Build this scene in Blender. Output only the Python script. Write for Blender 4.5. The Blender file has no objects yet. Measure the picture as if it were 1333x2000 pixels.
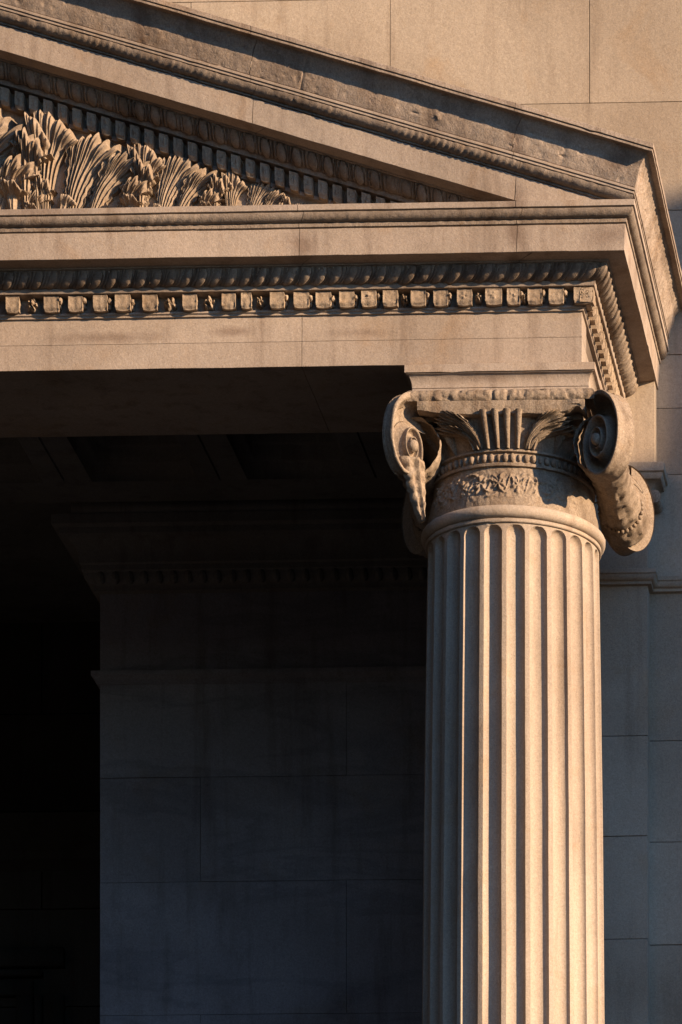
import bpy, math, random
from mathutils import Vector, noise
random.seed(7)
sc = bpy.context.scene
rad = math.radians
PI = math.pi

# ------------------------------------------------------------------ camera
CAM = (3.0826, -24.8967, 1.6)
cd = bpy.data.cameras.new("camera"); cam = bpy.data.objects.new("camera", cd)
sc.collection.objects.link(cam); sc.camera = cam
cam.location = CAM
cam.rotation_euler = (rad(90), 0, math.atan(0.04))
cd.sensor_fit = 'VERTICAL'; cd.sensor_height = 24.0; cd.sensor_width = 16.0
cd.lens = 24.0 * 9700 / 2000
cd.shift_x = -(1812 - 666.5) / 2000
cd.shift_y = (4500 - 1000) / 2000
cd.clip_start = 0.1; cd.clip_end = 3000

# ------------------------------------------------------------------ light
SUN_AZ = rad(62)      # from the facade normal (-Y) towards +X
SUN_EL = rad(15)
sv = Vector((math.sin(SUN_AZ) * math.cos(SUN_EL), -math.cos(SUN_AZ) * math.cos(SUN_EL), math.sin(SUN_EL)))
sd = bpy.data.lights.new("sun", 'SUN'); sun = bpy.data.objects.new("sun", sd)
sc.collection.objects.link(sun)
sun.rotation_euler = sv.to_track_quat('Z', 'Y').to_euler()
sd.energy = 5.0; sd.angle = rad(0.5); sd.color = (1.0, 0.715, 0.45)
w = bpy.data.worlds.new("World"); sc.world = w; w.use_nodes = True
nt = w.node_tree
sky = nt.nodes.new('ShaderNodeTexSky'); sky.sky_type = 'NISHITA'; sky.sun_disc = False
sky.sun_elevation = SUN_EL
sky.sun_rotation = math.atan2(sv.x, sv.y)
sky.air_density = 1.0; sky.dust_density = 0.0; sky.ozone_density = 7.0
tint = nt.nodes.new('ShaderNodeMix'); tint.data_type = 'RGBA'; tint.blend_type = 'MULTIPLY'; tint.inputs[0].default_value = 1.0
tint.inputs[7].default_value = (1.06, 0.93, 0.85, 1)
nt.links.new(sky.outputs[0], tint.inputs[6]); nt.links.new(tint.outputs[2], nt.nodes['Background'].inputs[0])
nt.nodes['Background'].inputs[1].default_value = 0.145
sc.view_settings.view_transform = 'Standard'; sc.view_settings.look = 'None'
sc.view_settings.gamma = 1.0; sc.view_settings.use_curve_mapping = False
sc.view_settings.exposure = 1.1
sc.cycles.max_bounces = 6; sc.cycles.diffuse_bounces = 4

# ------------------------------------------------------------------ materials
def stone(name, c1, c2, soot=0.3, soot_scale=2.5, bump=1.0, veins=0.0, speck=0.15, stains=()):
    m = bpy.data.materials.new(name); m.use_nodes = True
    t = m.node_tree; N = t.nodes; L = t.links
    b = N['Principled BSDF']; b.inputs['Roughness'].default_value = 0.88
    b.inputs['Specular IOR Level'].default_value = 0.15
    geo = N.new('ShaderNodeNewGeometry')
    def nz(scale, detail=6, rough=0.6, vec=None, dist=0.0):
        n = N.new('ShaderNodeTexNoise'); n.inputs['Scale'].default_value = scale
        n.inputs['Detail'].default_value = detail; n.inputs['Roughness'].default_value = rough
        n.inputs['Distortion'].default_value = dist
        L.new(vec or geo.outputs['Position'], n.inputs['Vector']); return n.outputs['Fac']
    def ramp(src, a, bb, lo=0.0, hi=1.0):
        r = N.new('ShaderNodeMapRange'); L.new(src, r.inputs[0])
        r.inputs[1].default_value = a; r.inputs[2].default_value = bb
        r.inputs[3].default_value = lo; r.inputs[4].default_value = hi; return r.outputs[0]
    def mix(fac, a, bcol, mode='MIX'):
        x = N.new('ShaderNodeMix'); x.data_type = 'RGBA'; x.blend_type = mode
        if isinstance(fac, float): x.inputs[0].default_value = fac
        else: L.new(fac, x.inputs[0])
        for i, v in ((6, a), (7, bcol)):
            if isinstance(v, tuple): x.inputs[i].default_value = (*v, 1)
            else: L.new(v, x.inputs[i])
        return x.outputs[2]
    big = ramp(nz(1.6, 5, 0.6), 0.3, 0.7)
    col = mix(big, c1, c2)
    # mineral grain
    sp = ramp(nz(95, 3, 0.7), 0.35, 0.65)
    col = mix(sp, col, mix(1.0, col, (1 - speck, 1 - speck, 1 - speck), 'MULTIPLY'))
    sp2 = ramp(nz(230, 2, 0.5), 0.60, 0.72)
    col = mix(sp2, col, mix(1.0, col, (0.72, 0.69, 0.67), 'MULTIPLY'))
    # block to block difference
    oi = N.new('ShaderNodeObjectInfo')
    ad = N.new('ShaderNodeMath'); ad.operation = 'ADD'; L.new(geo.outputs['Random Per Island'], ad.inputs[0]); L.new(oi.outputs['Random'], ad.inputs[1])
    fr = N.new('ShaderNodeMath'); fr.operation = 'FRACT'; L.new(ad.outputs[0], fr.inputs[0])
    col = mix(fr.outputs[0], col, mix(1.0, col, (0.86, 0.85, 0.84), 'MULTIPLY'))
    # rain streaks
    mps = N.new('ShaderNodeMapping'); mps.inputs['Scale'].default_value = (9.0, 9.0, 0.8)
    L.new(geo.outputs['Position'], mps.inputs['Vector'])
    stv = ramp(nz(1.0, 5, 0.62, mps.outputs[0]), 0.52, 0.72, 0.0, 0.42 + 0.35 * soot)
    col = mix(stv, col, mix(1.0, col, (0.48, 0.42, 0.38), 'MULTIPLY'))
    for (sx_, sz_, rx_, rz_, st_) in stains:
        mq = N.new('ShaderNodeMapping'); mq.inputs['Location'].default_value = (-sx_ / rx_, 0, -sz_ / rz_); mq.inputs['Scale'].default_value = (1 / rx_, 0.0, 1 / rz_)
        L.new(geo.outputs['Position'], mq.inputs['Vector'])
        nn_ = N.new('ShaderNodeTexNoise'); nn_.inputs['Scale'].default_value = 9.0; nn_.inputs['Detail'].default_value = 5; L.new(geo.outputs['Position'], nn_.inputs['Vector'])
        va = N.new('ShaderNodeVectorMath'); va.operation = 'LENGTH'; L.new(mq.outputs[0], va.inputs[0])
        su = N.new('ShaderNodeMath'); su.operation = 'MULTIPLY_ADD'; L.new(nn_.outputs['Fac'], su.inputs[0]); su.inputs[1].default_value = 1.6; su.inputs[2].default_value = -0.8
        s2_ = N.new('ShaderNodeMath'); s2_.operation = 'ADD'; L.new(va.outputs['Value'], s2_.inputs[0]); L.new(su.outputs[0], s2_.inputs[1])
        mk_ = ramp(s2_.outputs[0], 1.0, 0.15, 0.0, st_)
        col = mix(mk_, col, mix(1.0, col, (0.45, 0.38, 0.35), 'MULTIPLY'))
    # broad cloudy patches
    cl_ = ramp(nz(0.9, 3, 0.5, None, 0.6), 0.40, 0.62, 0.0, 0.9)
    col = mix(cl_, col, mix(1.0, col, (0.80, 0.78, 0.76), 'MULTIPLY'))
    # rusty / sooty weathering with streaks running down
    mp = N.new('ShaderNodeMapping'); mp.inputs['Scale'].default_value = (1.0, 1.0, 0.45)
    L.new(geo.outputs['Position'], mp.inputs['Vector'])
    s1 = nz(soot_scale, 8, 0.68, mp.outputs[0], 0.4)
    sm = ramp(s1, 0.5 + 0.12 * (1 - soot), 0.78, 0.0, 0.25 + 0.75 * soot)
    col = mix(sm, col, mix(1.0, col, (0.30, 0.25, 0.22), 'MULTIPLY'))
    s2 = ramp(nz(soot_scale * 1.7, 6, 0.6, None, 0.8), 0.56, 0.75, 0.0, 0.5)
    col = mix(s2, col, mix(1.0, col, (0.95, 0.78, 0.58), 'MULTIPLY'))
    if veins:
        mp2 = N.new('ShaderNodeMapping'); mp2.inputs['Scale'].default_value = (0.6, 1.0, 2.4)
        L.new(geo.outputs['Position'], mp2.inputs['Vector'])
        v = ramp(nz(1.3, 6, 0.55, mp2.outputs[0], 0.6), 0.50, 0.54, 0.0, 1.0)
        v2 = ramp(nz(1.3, 6, 0.55, mp2.outputs[0], 0.6), 0.54, 0.62, 1.0, 0.0)
        mu = N.new('ShaderNodeMath'); mu.operation = 'MULTIPLY'; L.new(v, mu.inputs[0]); L.new(v2, mu.inputs[1])
        mu2 = N.new('ShaderNodeMath'); mu2.operation = 'MULTIPLY'; L.new(mu.outputs[0], mu2.inputs[0]); mu2.inputs[1].default_value = veins
        col = mix(mu2.outputs[0], col, mix(1.0, col, (0.4, 0.42, 0.48), 'MULTIPLY'))
    wz = ramp(nz(52, 3, 0.55, None, 2.2), 0.40, 0.60)
    col = mix(wz, mix(1.0, col, (1 - 0.13 * bump, 1 - 0.135 * bump, 1 - 0.14 * bump) if bump < 2 else (0.72, 0.70, 0.68), 'MULTIPLY'), col)
    L.new(col, b.inputs['Base Color'])
    bev = N.new('ShaderNodeBevel'); bev.samples = 4; bev.inputs['Radius'].default_value = 0.004
    prev = bev.outputs[0]
    for sc_, d_, st in ((260, 0.0008, 0.35), (60, 0.0024, 0.6), (14, 0.005, 0.45)):
        bp = N.new('ShaderNodeBump'); bp.inputs['Distance'].default_value = d_ * bump
        bp.inputs['Strength'].default_value = st
        L.new(nz(sc_, 4, 0.6, None, 1.6 if sc_ == 60 else 0.0), bp.inputs['Height']); L.new(prev, bp.inputs['Normal']); prev = bp.outputs[0]
    L.new(prev, b.inputs['Normal'])
    return m

M_FACE = stone('granite_face', (0.47, 0.385, 0.32), (0.41, 0.345, 0.295), soot=0.42, soot_scale=2.0, stains=((0.09, 11.80, 0.06, 0.22, 0.75), (-0.96, 11.72, 0.10, 0.10, 0.7), (0.53, 11.72, 0.16, 0.09, 0.6), (-1.98, 11.365, 0.36, 0.035, 0.6), (-1.35, 11.385, 0.16, 0.03, 0.6), (-0.72, 11.37, 0.22, 0.03, 0.45), (-1.10, 12.19, 0.14, 0.06, 0.7), (-2.2, 11.87, 0.3, 0.05, 0.5), (-0.1, 11.12, 0.3, 0.03, 0.4)))
M_MOULD = stone('granite_moulding_weathered', (0.40, 0.33, 0.27), (0.27, 0.22, 0.185), soot=0.85, soot_scale=5, bump=1.6)
M_SIMA = stone('granite_crown_sooty', (0.52, 0.425, 0.35), (0.40, 0.33, 0.28), soot=0.75, soot_scale=4, bump=1.9, stains=((-1.75, 12.75, 0.05, 0.2, 0.7), (0.10, 12.05, 0.06, 0.3, 0.8), (-0.62, 12.42, 0.05, 0.2, 0.5), (0.62, 12.05, 0.12, 0.08, 0.7)))
M_CARVE = stone('granite_carving', (0.48, 0.38, 0.285), (0.36, 0.29, 0.23), soot=0.4, soot_scale=7, bump=1.6)
M_CAP = stone('granite_capital', (0.47, 0.38, 0.295), (0.31, 0.25, 0.195), soot=0.85, soot_scale=5, bump=2.2)
M_SHAFT = stone('granite_shaft', (0.50, 0.415, 0.34), (0.46, 0.385, 0.315), soot=0.1, bump=1.1, speck=0.12)
M_WALL = stone('granite_wall', (0.48, 0.395, 0.31), (0.43, 0.36, 0.285), soot=0.12, soot_scale=1.5)
M_INNER = stone('porch_stone_shade_blue', (0.34, 0.345, 0.395), (0.285, 0.29, 0.335), soot=0.3, soot_scale=1.2, veins=0.3)  # blue of the sky-lit shade put into the pier colour
M_DARK = stone('porch_shade_dark', (0.24, 0.235, 0.235), (0.19, 0.185, 0.185), soot=0.4, soot_scale=1.2)  # porch shade put into the ceiling and inner cornice colour
M_BACK = stone('back_wall_shade', (0.06, 0.056, 0.054), (0.045, 0.042, 0.04), soot=0.3)  # deep porch shade painted in as a near-black wall colour
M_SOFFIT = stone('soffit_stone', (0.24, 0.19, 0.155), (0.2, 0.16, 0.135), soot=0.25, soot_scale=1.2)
M_JOINT = stone('joint_mortar', (0.16, 0.12, 0.085), (0.12, 0.09, 0.065), soot=0.2)
M_STEP = stone('step_stone', (0.07, 0.07, 0.073), (0.05, 0.05, 0.053), soot=0.4, soot_scale=1.5)
M_BLOCKER = stone('blocker_near_black', (0.012, 0.018, 0.028), (0.009, 0.014, 0.022), soot=0.1)  # near-black so the added left blocker returns little light
M_GROUND = stone('paving', (0.024, 0.026, 0.030), (0.018, 0.020, 0.024), soot=0.3, soot_scale=0.6)

# ------------------------------------------------------------------ helpers
def empty(name, label, cat, loc=(0, 0, 0), group=None, kind=None):
    o = bpy.data.objects.new(name, None); sc.collection.objects.link(o)
    o.location = loc; o.empty_display_size = 0.2
    o['label'] = label; o['category'] = cat
    if group: o['group'] = group
    if kind: o['kind'] = kind
    return o

def jit(v, amp):
    """slow world-space wobble plus small chips: old stone is never straight"""
    p = Vector(v)
    a = noise.noise_vector(p * 3.1) * amp + noise.noise_vector(p * 17.0) * (amp * 0.55)
    c = noise.noise(p * 31.0)
    if c > 0.42: a += noise.noise_vector(p * 60.0) * (amp * 5.0 * (c - 0.42) / 0.3)   # small chips
    return p + a

class MB:
    def __init__(s): s.v = []; s.f = []
    def grid(s, P, flip=False, cu=False, cv=False):
        """P: rows of points"""
        o = len(s.v); nu = len(P); nv = len(P[0])
        for r in P: s.v.extend(Vector(p) for p in r)
        for i in range(nu if cu else nu - 1):
            for j in range(nv if cv else nv - 1):
                a = o + i * nv + j; b = o + i * nv + (j + 1) % nv
                c = o + ((i + 1) % nu) * nv + (j + 1) % nv; d = o + ((i + 1) % nu) * nv + j
                s.f.append((a, d, c, b) if flip else (a, b, c, d))
        return s
    def box(s, x0, x1, y0, y1, z0, z1, d=0.25):
        def ls(a, b):
            n = max(1, min(60, int(math.ceil(abs(b - a) / d))))
            return [a + (b - a) * i / n for i in range(n + 1)]
        X, Y, Z = ls(x0, x1), ls(y0, y1), ls(z0, z1)
        s.grid([[(x, y0, z) for x in X] for z in Z], flip=False)
        s.grid([[(x, y1, z) for x in X] for z in Z], flip=True)
        s.grid([[(x0, y, z) for y in Y] for z in Z], flip=True)
        s.grid([[(x1, y, z) for y in Y] for z in Z], flip=False)
        s.grid([[(x, y, z0) for x in X] for y in Y], flip=True)
        s.grid([[(x, y, z1) for x in X] for y in Y], flip=False)
        return s
    def lathe(s, prof, c=(0, 0), n=96, rf=None):
        """prof: (r,z) from bottom to top"""
        P = []
        for r, z in prof:
            P.append([(c[0] + r * math.cos(2 * PI * k / n), c[1] + r * math.sin(2 * PI * k / n), z) for k in range(n)])
        return s.grid(P, cv=True)
    def ellipsoid(s, c, r, nu=8, nv=12, fn=None):
        P = []
        for i in range(nu + 1):
            th = PI * i / nu; row = []
            for j in range(nv):
                ph = 2 * PI * j / nv
                d = Vector((math.sin(th) * math.cos(ph), math.sin(th) * math.sin(ph), -math.cos(th)))
                k = fn(d) if fn else 1.0
                row.append((c[0] + r[0] * d.x * k, c[1] + r[1] * d.y * k, c[2] + r[2] * d.z * k))
            P.append(row)
        return s.grid(P, cv=True)
    def build(s, name, mat, parent=None, amp=0.0, smooth=38, label=None, merge=True):
        org = Vector((0, 0, 0))
        p = parent
        while p is not None: org += Vector(p.location); p = p.parent
        vs = [(jit(v, amp) if amp else v) - org for v in s.v]
        me = bpy.data.meshes.new(name)
        me.from_pydata([tuple(v) for v in vs], [], s.f)
        me.materials.append(mat)
        if merge:
            import bmesh
            bm = bmesh.new(); bm.from_mesh(me)
            bmesh.ops.remove_doubles(bm, verts=bm.verts, dist=0.00005)
            bm.to_mesh(me); bm.free()
        me.validate(); me.update()
        me.polygons.foreach_set('use_smooth', [True] * len(me.polygons))
        if smooth: me.set_sharp_from_angle(angle=rad(smooth))
        o = bpy.data.objects.new(name, me); sc.collection.objects.link(o)
        if parent is not None: o.parent = parent
        if label: o['label'] = label
        return o

def fbm(x, y, z=0.0, oct=3):
    return noise.fractal(Vector((x, y, z)), 1.0, 2.0, oct)
def sst(a, b, x):
    t = max(0.0, min(1.0, (x - a) / (b - a))); return t * t * (3 - 2 * t)

Yf, Xf = -0.42, 0.393          # frieze face of the front and of the side
X0 = -7.6                       # far left end, outside the picture
YE = 1.12                       # wall plane
SL = 0.308                      # rake of the pediment
APX = -3.6
def rise(x): return SL * (Xf - x) if x > APX else SL * (Xf - APX) - SL * (APX - x)

def curve(pts, kind, n=8):
    """quarter-round helper: between two (p,z) points. 'ovolo' bulges outward low, 'cavetto' hollow"""
    (p0, z0), (p1, z1) = pts
    out = []
    for i in range(n + 1):
        a = (PI / 2) * i / n
        if kind == 'ovolo': out.append((p0 + (p1 - p0) * math.sin(a), z0 + (z1 - z0) * (1 - math.cos(a))))
        elif kind == 'cavetto': out.append((p0 + (p1 - p0) * (1 - math.cos(a)), z0 + (z1 - z0) * math.sin(a)))
        elif kind == 'cyma':
            t = i / n; out.append((p0 + (p1 - p0) * (0.25 * t + 0.75 * t ** 2.1 + 0.10 * math.sin(PI * min(1, t * 1.6)) * (t < 0.625)), z0 + (z1 - z0) * t))
        elif kind == 'torus':
            t = PI * i / n; r = (z1 - z0) / 2; out.append((p0 + r * math.sin(t), z0 + r - r * math.cos(t)))
    return out

def normals2(prof):
    ns = []
    for i in range(len(prof)):
        a = prof[max(0, i - 1)]; b = prof[min(len(prof) - 1, i + 1)]
        dp, dz = b[0] - a[0], b[1] - a[1]; l = math.hypot(dp, dz) or 1
        ns.append((dz / l, -dp / l))
    return ns

def sweep(mb, prof, front=True, side=True, rake=False, h=None, fine=None, step=0.035, clampz=None, xend=None, yend=YE, joints=()):
    """sweep a (projection, height) profile along the front, mitred at the corner, and back along the side.
    h(s, t, side) carves along the normal; fine = sample step where carved and visible."""
    ns = normals2(prof); T = len(prof)
    def samples(a, b, vis):          # parameter 0..1 list
        L = abs(b - a); out = []; x = 0.0
        while x < L:
            out.append(x / L); x += (fine if (fine and vis(x)) else step)
        out.append(1.0); return out
    rk = rise if rake else (lambda x: 0.0)
    if front:
        L = Xf - X0
        S = samples(X0, Xf, lambda x: x > L - 3.05)
        P = []
        for t_ in S:
            row = []
            for j, (p, z) in enumerate(prof):
                x = X0 + (Xf - X0) * t_
                hh = h(x, j / (T - 1), False) * sst(1.0, 0.995, t_) if h else 0.0
                pp, zz = p + ns[j][0] * hh, z + ns[j][1] * hh
                X = X0 + ((Xf if xend is None else xend) + (pp if xend is None else 0) - X0) * t_
                zz = zz + rk(X)
                if clampz: zz = max(zz, clampz)
                row.append((X, Yf - pp, zz))
            P.append(row)
        if joints:
            a = 0
            for jx in joints:
                k = next(i for i, r in enumerate(P) if r[0][0] > jx)
                def at(q):
                    r0, r1 = P[k - 1], P[k]; f = (q - r0[0][0]) / (r1[0][0] - r0[0][0])
                    return [tuple(u + (v - u) * f for u, v in zip(c0, c1)) for c0, c1 in zip(r0, r1)]
                mb.grid(P[a:k] + [at(jx - 0.0013)], flip=True); P[k - 1] = at(jx + 0.0013); a = k - 1
            mb.grid(P[a:], flip=True)
        else: mb.grid(P, flip=True)
    if side:
        S = samples(Yf, yend, lambda x: True)
        P = []
        for t_ in S:
            row = []
            for j, (p, z) in enumerate(prof):
                y = Yf + (yend - Yf) * t_
                hh = h(y + 50, j / (T - 1), True) * sst(0.0, 0.02, t_) if h else 0.0
                pp, zz = p + ns[j][0] * hh, z + ns[j][1] * hh
                if rake: zz = zz - SL * pp
                row.append((Xf + pp, (Yf - pp) + (yend - (Yf - pp)) * t_, zz))
            P.append(row)
        mb.grid(P, flip=True)
    return mb

def egg(pitch, amp, seed=0.0):
    """egg-and-dart relief on an ovolo; t=0 bottom, 1 top"""
    def f(s, t, side):
        k = s / pitch + seed + 0.12 * noise.noise(Vector((s * 3, seed, 0))); c = k - math.floor(k) - 0.5; i = math.floor(k)
        w = 0.30 * math.sqrt(max(0.0, 1 - ((t - 0.5) / 0.54) ** 2)) + 1e-4
        d = abs(c) / w
        wear = 0.8 + 0.7 * noise.noise(Vector((i * 3.7, seed + (9 if side else 0), 0)))
        if d < 1: v = 1.25 * math.sqrt(1 - d * d)
        elif d < 1.16: v = -0.9
        elif abs(c) < 0.43: v = 0.45
        else: v = -1.0 + 1.1 * max(0, 1 - abs(abs(c) - 0.5) / 0.035)
        v *= sst(0.0, 0.06, t) * sst(1.0, 0.94, t)
        return amp * wear * v + amp * 0.18 * fbm(s * 30, t * 2, seed)
    return f
def worn(amp, pitch=0.045, seed=0.0, pits=0.0):
    """leaf ornament worn almost away"""
    def f(s, t, side):
        k = s / pitch; m = 0.5 + 0.5 * math.sin(2 * PI * (k + 0.25 * math.sin(t * 3)))
        g = sst(-0.25, 0.4, fbm(s * 1.3, seed, 2.0))
        v = amp * (m * min(1.0, 6 * t * (1 - t)) * g) + amp * 0.5 * fbm(s * 24, t * 1.5, seed)
        if pits:
            q = noise.noise(Vector((s * 28, t * 5, seed)))
            v -= pits * sst(0.33, 0.55, q)
        return v
    return f

# ================================================================== GROUND
g = MB()
g.grid([[(-900 + 1800 * i / 8, -900 + 1800 * j / 8, 0) for i in range(9)] for j in range(9)])
go = g.build('ground', M_GROUND, smooth=0); go['kind'] = 'structure'
go['label'] = 'grey stone paving in front of the portico'; go['category'] = 'ground'

# ================================================================== WALL BEHIND
def blocks(mb, rows, cols, x0, x1, y0, y1, gap=0.0034):
    """rows: z joints; cols(k) -> list of x joints for row k"""
    for k in range(len(rows) - 1):
        js = [x0] + [c for c in cols(k) if x0 + 0.05 < c < x1 - 0.05] + [x1]
        for a, b in zip(js[:-1], js[1:]):
            dy = 0.004 * noise.noise(Vector((a * 3, k * 7.1, 1.3)))
            mb.box(a + (gap if a > x0 else 0) / 2, b - (gap if b < x1 else 0) / 2, y0 + dy, y1, rows[k] + gap / 2, rows[k + 1] - gap / 2)

bw = empty('stone_wall', 'tall smooth granite block wall rising behind the pediment, fine joints', 'wall', (1.5, 1.2, 0))
rows_up = [12.60, 13.17, 13.74, 14.31, 14.88, 15.45, 16.0]
up = MB()
blocks(up, rows_up, lambda k: [(-0.791 if k % 2 else -0.26) + 1.055 * i for i in range(-8, 8)], -8.0, 6.0, 1.12, 1.32)
up.build('upper_blocks', M_WALL, bw, amp=0.0015)
lo = MB()
rows_lo = [0.6, 1.2, 1.8, 2.4, 3.0, 3.6, 4.2, 4.8, 5.4, 6.0, 6.6, 7.2, 7.7, 8.22, 8.74, 9.28, 9.812, 10.60, 11.211, 11.56, 11.84, 12.22, 12.60]
blocks(lo, rows_lo, lambda k: [1.32 + 1.055 * i + (0.5 if k % 2 else 0) for i in range(0, 6)], 0.55, 6.0, 1.12, 1.32)
lo.build('lower_blocks', M_WALL, bw, amp=0.0015)
mo = MB(); mo.box(-8.0, 6.0, 1.1325, 1.30, 11.7, 16.0, 2); mo.box(0.5, 6.0, 1.1325, 1.301, 0.3, 11.69, 2)
mo.build('mortar_joints', M_JOINT, bw, smooth=0)
st = MB()
pr = [(0.0, 10.585), (0.022, 10.590), (0.022, 10.603)] + curve([(0.024, 10.606), (0.044, 10.636)], 'ovolo', 6) + [(0.05, 10.640), (0.05, 10.662), (0.0, 10.668)]
def bar_x(mb, prof, x0, x1, y, ends=True):
    n = max(2, int((x1 - x0) / 0.08))
    mb.grid([[(x0 + (x1 - x0) * i / n, y - p, z) for p, z in prof] for i in range(n + 1)], flip=True)
bar_x(st, pr, 0.59, 6.0, 1.12)
st.build('string_course', M_WALL, bw, amp=0.001)

# ------------------------------------------------------------------ pilaster
pl = empty('corner_pilaster', 'shaded square pilaster on the wall just behind the fluted column, small scrolled capital', 'pilaster', (0.3, 1.05, 0))
ps = MB()
prow = [0.6, 1.2, 1.8, 2.4, 3.0, 3.6, 4.2, 4.8, 5.4, 6.0, 6.6, 7.2, 7.7, 8.22, 8.74, 9.278, 9.803, 10.595]
blocks(ps, prow, lambda k: [], 0.06, 0.581, 1.0, 1.5)
ps.box(0.06, 0.581, 1.0, 1.5, 10.66, 11.02)
ps.build('shaft', M_WALL, pl, amp=0.0015)
pj = MB(); pj.box(0.065, 0.573, 1.008, 1.49, 0.3, 11.0, 2); pj.build('mortar_joints', M_JOINT, pl, smooth=0)
def bar_corner(mb, prof, x0, xc, yf, yb):
    """profile along the front from x0, mitred round the outer corner at xc and back to yb"""
    n = 14
    mb.grid([[(x0 + (xc + p - x0) * i / n, yf - p, z) for p, z in prof] for i in range(n + 1)], flip=True)
    mb.grid([[(xc + p, (yf - p) + (yb - yf + p) * i / 4, z) for p, z in prof] for i in range(5)], flip=True)
nk = MB(); bar_corner(nk, pr, 0.0, 0.581, 1.0, 1.12)
nk.build('neck_moulding', M_WALL, pl, amp=0.001)
pc = MB()
bar_corner(pc, [(0.0, 11.02), (0.018, 11.024), (0.018, 11.04)] + curve([(0.02, 11.045), (0.075, 11.12)], 'cavetto', 8) + [(0.085, 11.135), (0.085, 11.15), (0.095, 11.155), (0.095, 11.2), (0.0, 11.21)], 0.0, 0.581, 1.0, 1.12)
pc.build('capital', M_WALL, pl, amp=0.002)
for zc_, r_, x_ in ((11.035, 0.034, 0.622),):
    sq = MB()
    prof = []
    n = 20
    P = []
    for i in range(9):
        y = 0.945 + 0.16 * i / 8
        rr = r_ * (1 - 0.25 * math.sin(PI * i / 8))
        P.append([(x_ + rr * math.cos(2 * PI * k / n), y, zc_ + rr * math.sin(2 * PI * k / n)) for k in range(n)])
    sq.grid(P, cv=True)
    for e, fl in ((0, True), (8, False)):
        y = P[e][0][1]
        sq.grid([[(x_, y - 0.012 * (1 if e == 0 else -1), zc_)] * n, P[e]], cv=True, flip=fl)
    sq.build('scroll', M_CAP, pl, amp=0.002)
pu = MB(); pu.box(0.0, 0.618, 1.0, 1.3, 11.21, 11.68); pu.build('upper_strip', M_WALL, pl, amp=0.0015)

# ================================================================== ENTABLATURE
en = empty('entablature', 'sunlit granite beam and cornice with dentil row, resting on the capital', 'entablature', (0, 0, 11.205))
ar = MB()
gp = 0.0025
for a, b in ((X0, -5.2), (-5.2 + gp, -3.1), (-3.1 + gp, -1.003), (-1.003 + gp, Xf)):
    ar.box(a, b, Yf, 0.45, 11.205, 11.328, 0.06)
    ar.box(a, b, Yf + 0.001, Yf + 0.2, 11.328 + gp * 0.7, 11.456, 0.06)
# returning side blocks
for y0, y1 in ((0.45 + gp, YE),):
    ar.box(Xf - 0.2, Xf, y0, y1, 11.205, 11.328, 0.06)
    ar.box(Xf - 0.2, Xf - 0.001, y0, y1, 11.328 + gp * 0.7, 11.456, 0.06)
ar.build('architrave', M_FACE, en, amp=0.0014)
co = MB(); co.box(X0, Xf - 0.01, Yf + 0.01, 0.44, 11.215, 11.87, 3); co.box(0.0, Xf - 0.012, 0.40, YE, 11.214, 11.88, 3)
co.build('beam_core', M_SOFFIT, en, smooth=0, label='solid middle of the beam')
def part(name, prof, mat, parent, amp=0.0012, label=None, **k):
    mb = MB(); sweep(mb, prof, **k); return mb.build(name, mat, parent, amp=amp, label=label)
part('bottom_fillet', [(-0.01, 11.454), (0.010, 11.456), (0.010, 11.465), (0.013, 11.467), (0.018, 11.470), (0.018, 11.479), (0.0, 11.481)], M_FACE, en)
part('dentil_band', [(0.0, 11.478), (0.0, 11.5), (0.0, 11.53), (0.0, 11.553)], M_MOULD, en)
part('dentil_fillet', [(-0.001, 11.5525), (0.068, 11.556), (0.070, 11.558), (0.0745, 11.579), (0.07, 11.581)], M_FACE, en)
part('egg_moulding', curve([(0.072, 11.580), (0.136, 11.645)], 'ovolo', 12), M_MOULD, en, h=egg(0.073, 0.008), fine=0.004)
part('cornice_soffit', [(0.13, 11.643), (0.146, 11.645), (0.146, 11.652), (0.225, 11.661)], M_FACE, en, joints=(-5.3, -3.2, -0.985, 0.085))
part('corona', [(0.222, 11.6612), (0.226, 11.657), (0.234, 11.6585), (0.236, 11.70), (0.238, 11.74), (0.240, 11.785), (0.232, 11.7872)], M_FACE, en, amp=0.002, joints=(-5.3, -3.2, -0.985, 0.085))
part('cornice_moulding', [(0.232, 11.787), (0.2455, 11.792), (0.246, 11.809), (0.243, 11.8115)] + curve([(0.245, 11.813), (0.2805, 11.849)], 'ovolo', 8) + [(0.278, 11.852)], M_MOULD, en, h=worn(0.002, 0.05, 3.0), fine=0.012, joints=(-5.3, -3.2, -0.985, 0.085))
part('cornice_top_fillet', [(0.274, 11.8525), (0.288, 11.857), (0.289, 11.885), (0.2, 11.890), (-0.05, 11.895)], M_FACE, en, joints=(-5.3, -3.2, -0.985, 0.085))

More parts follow.
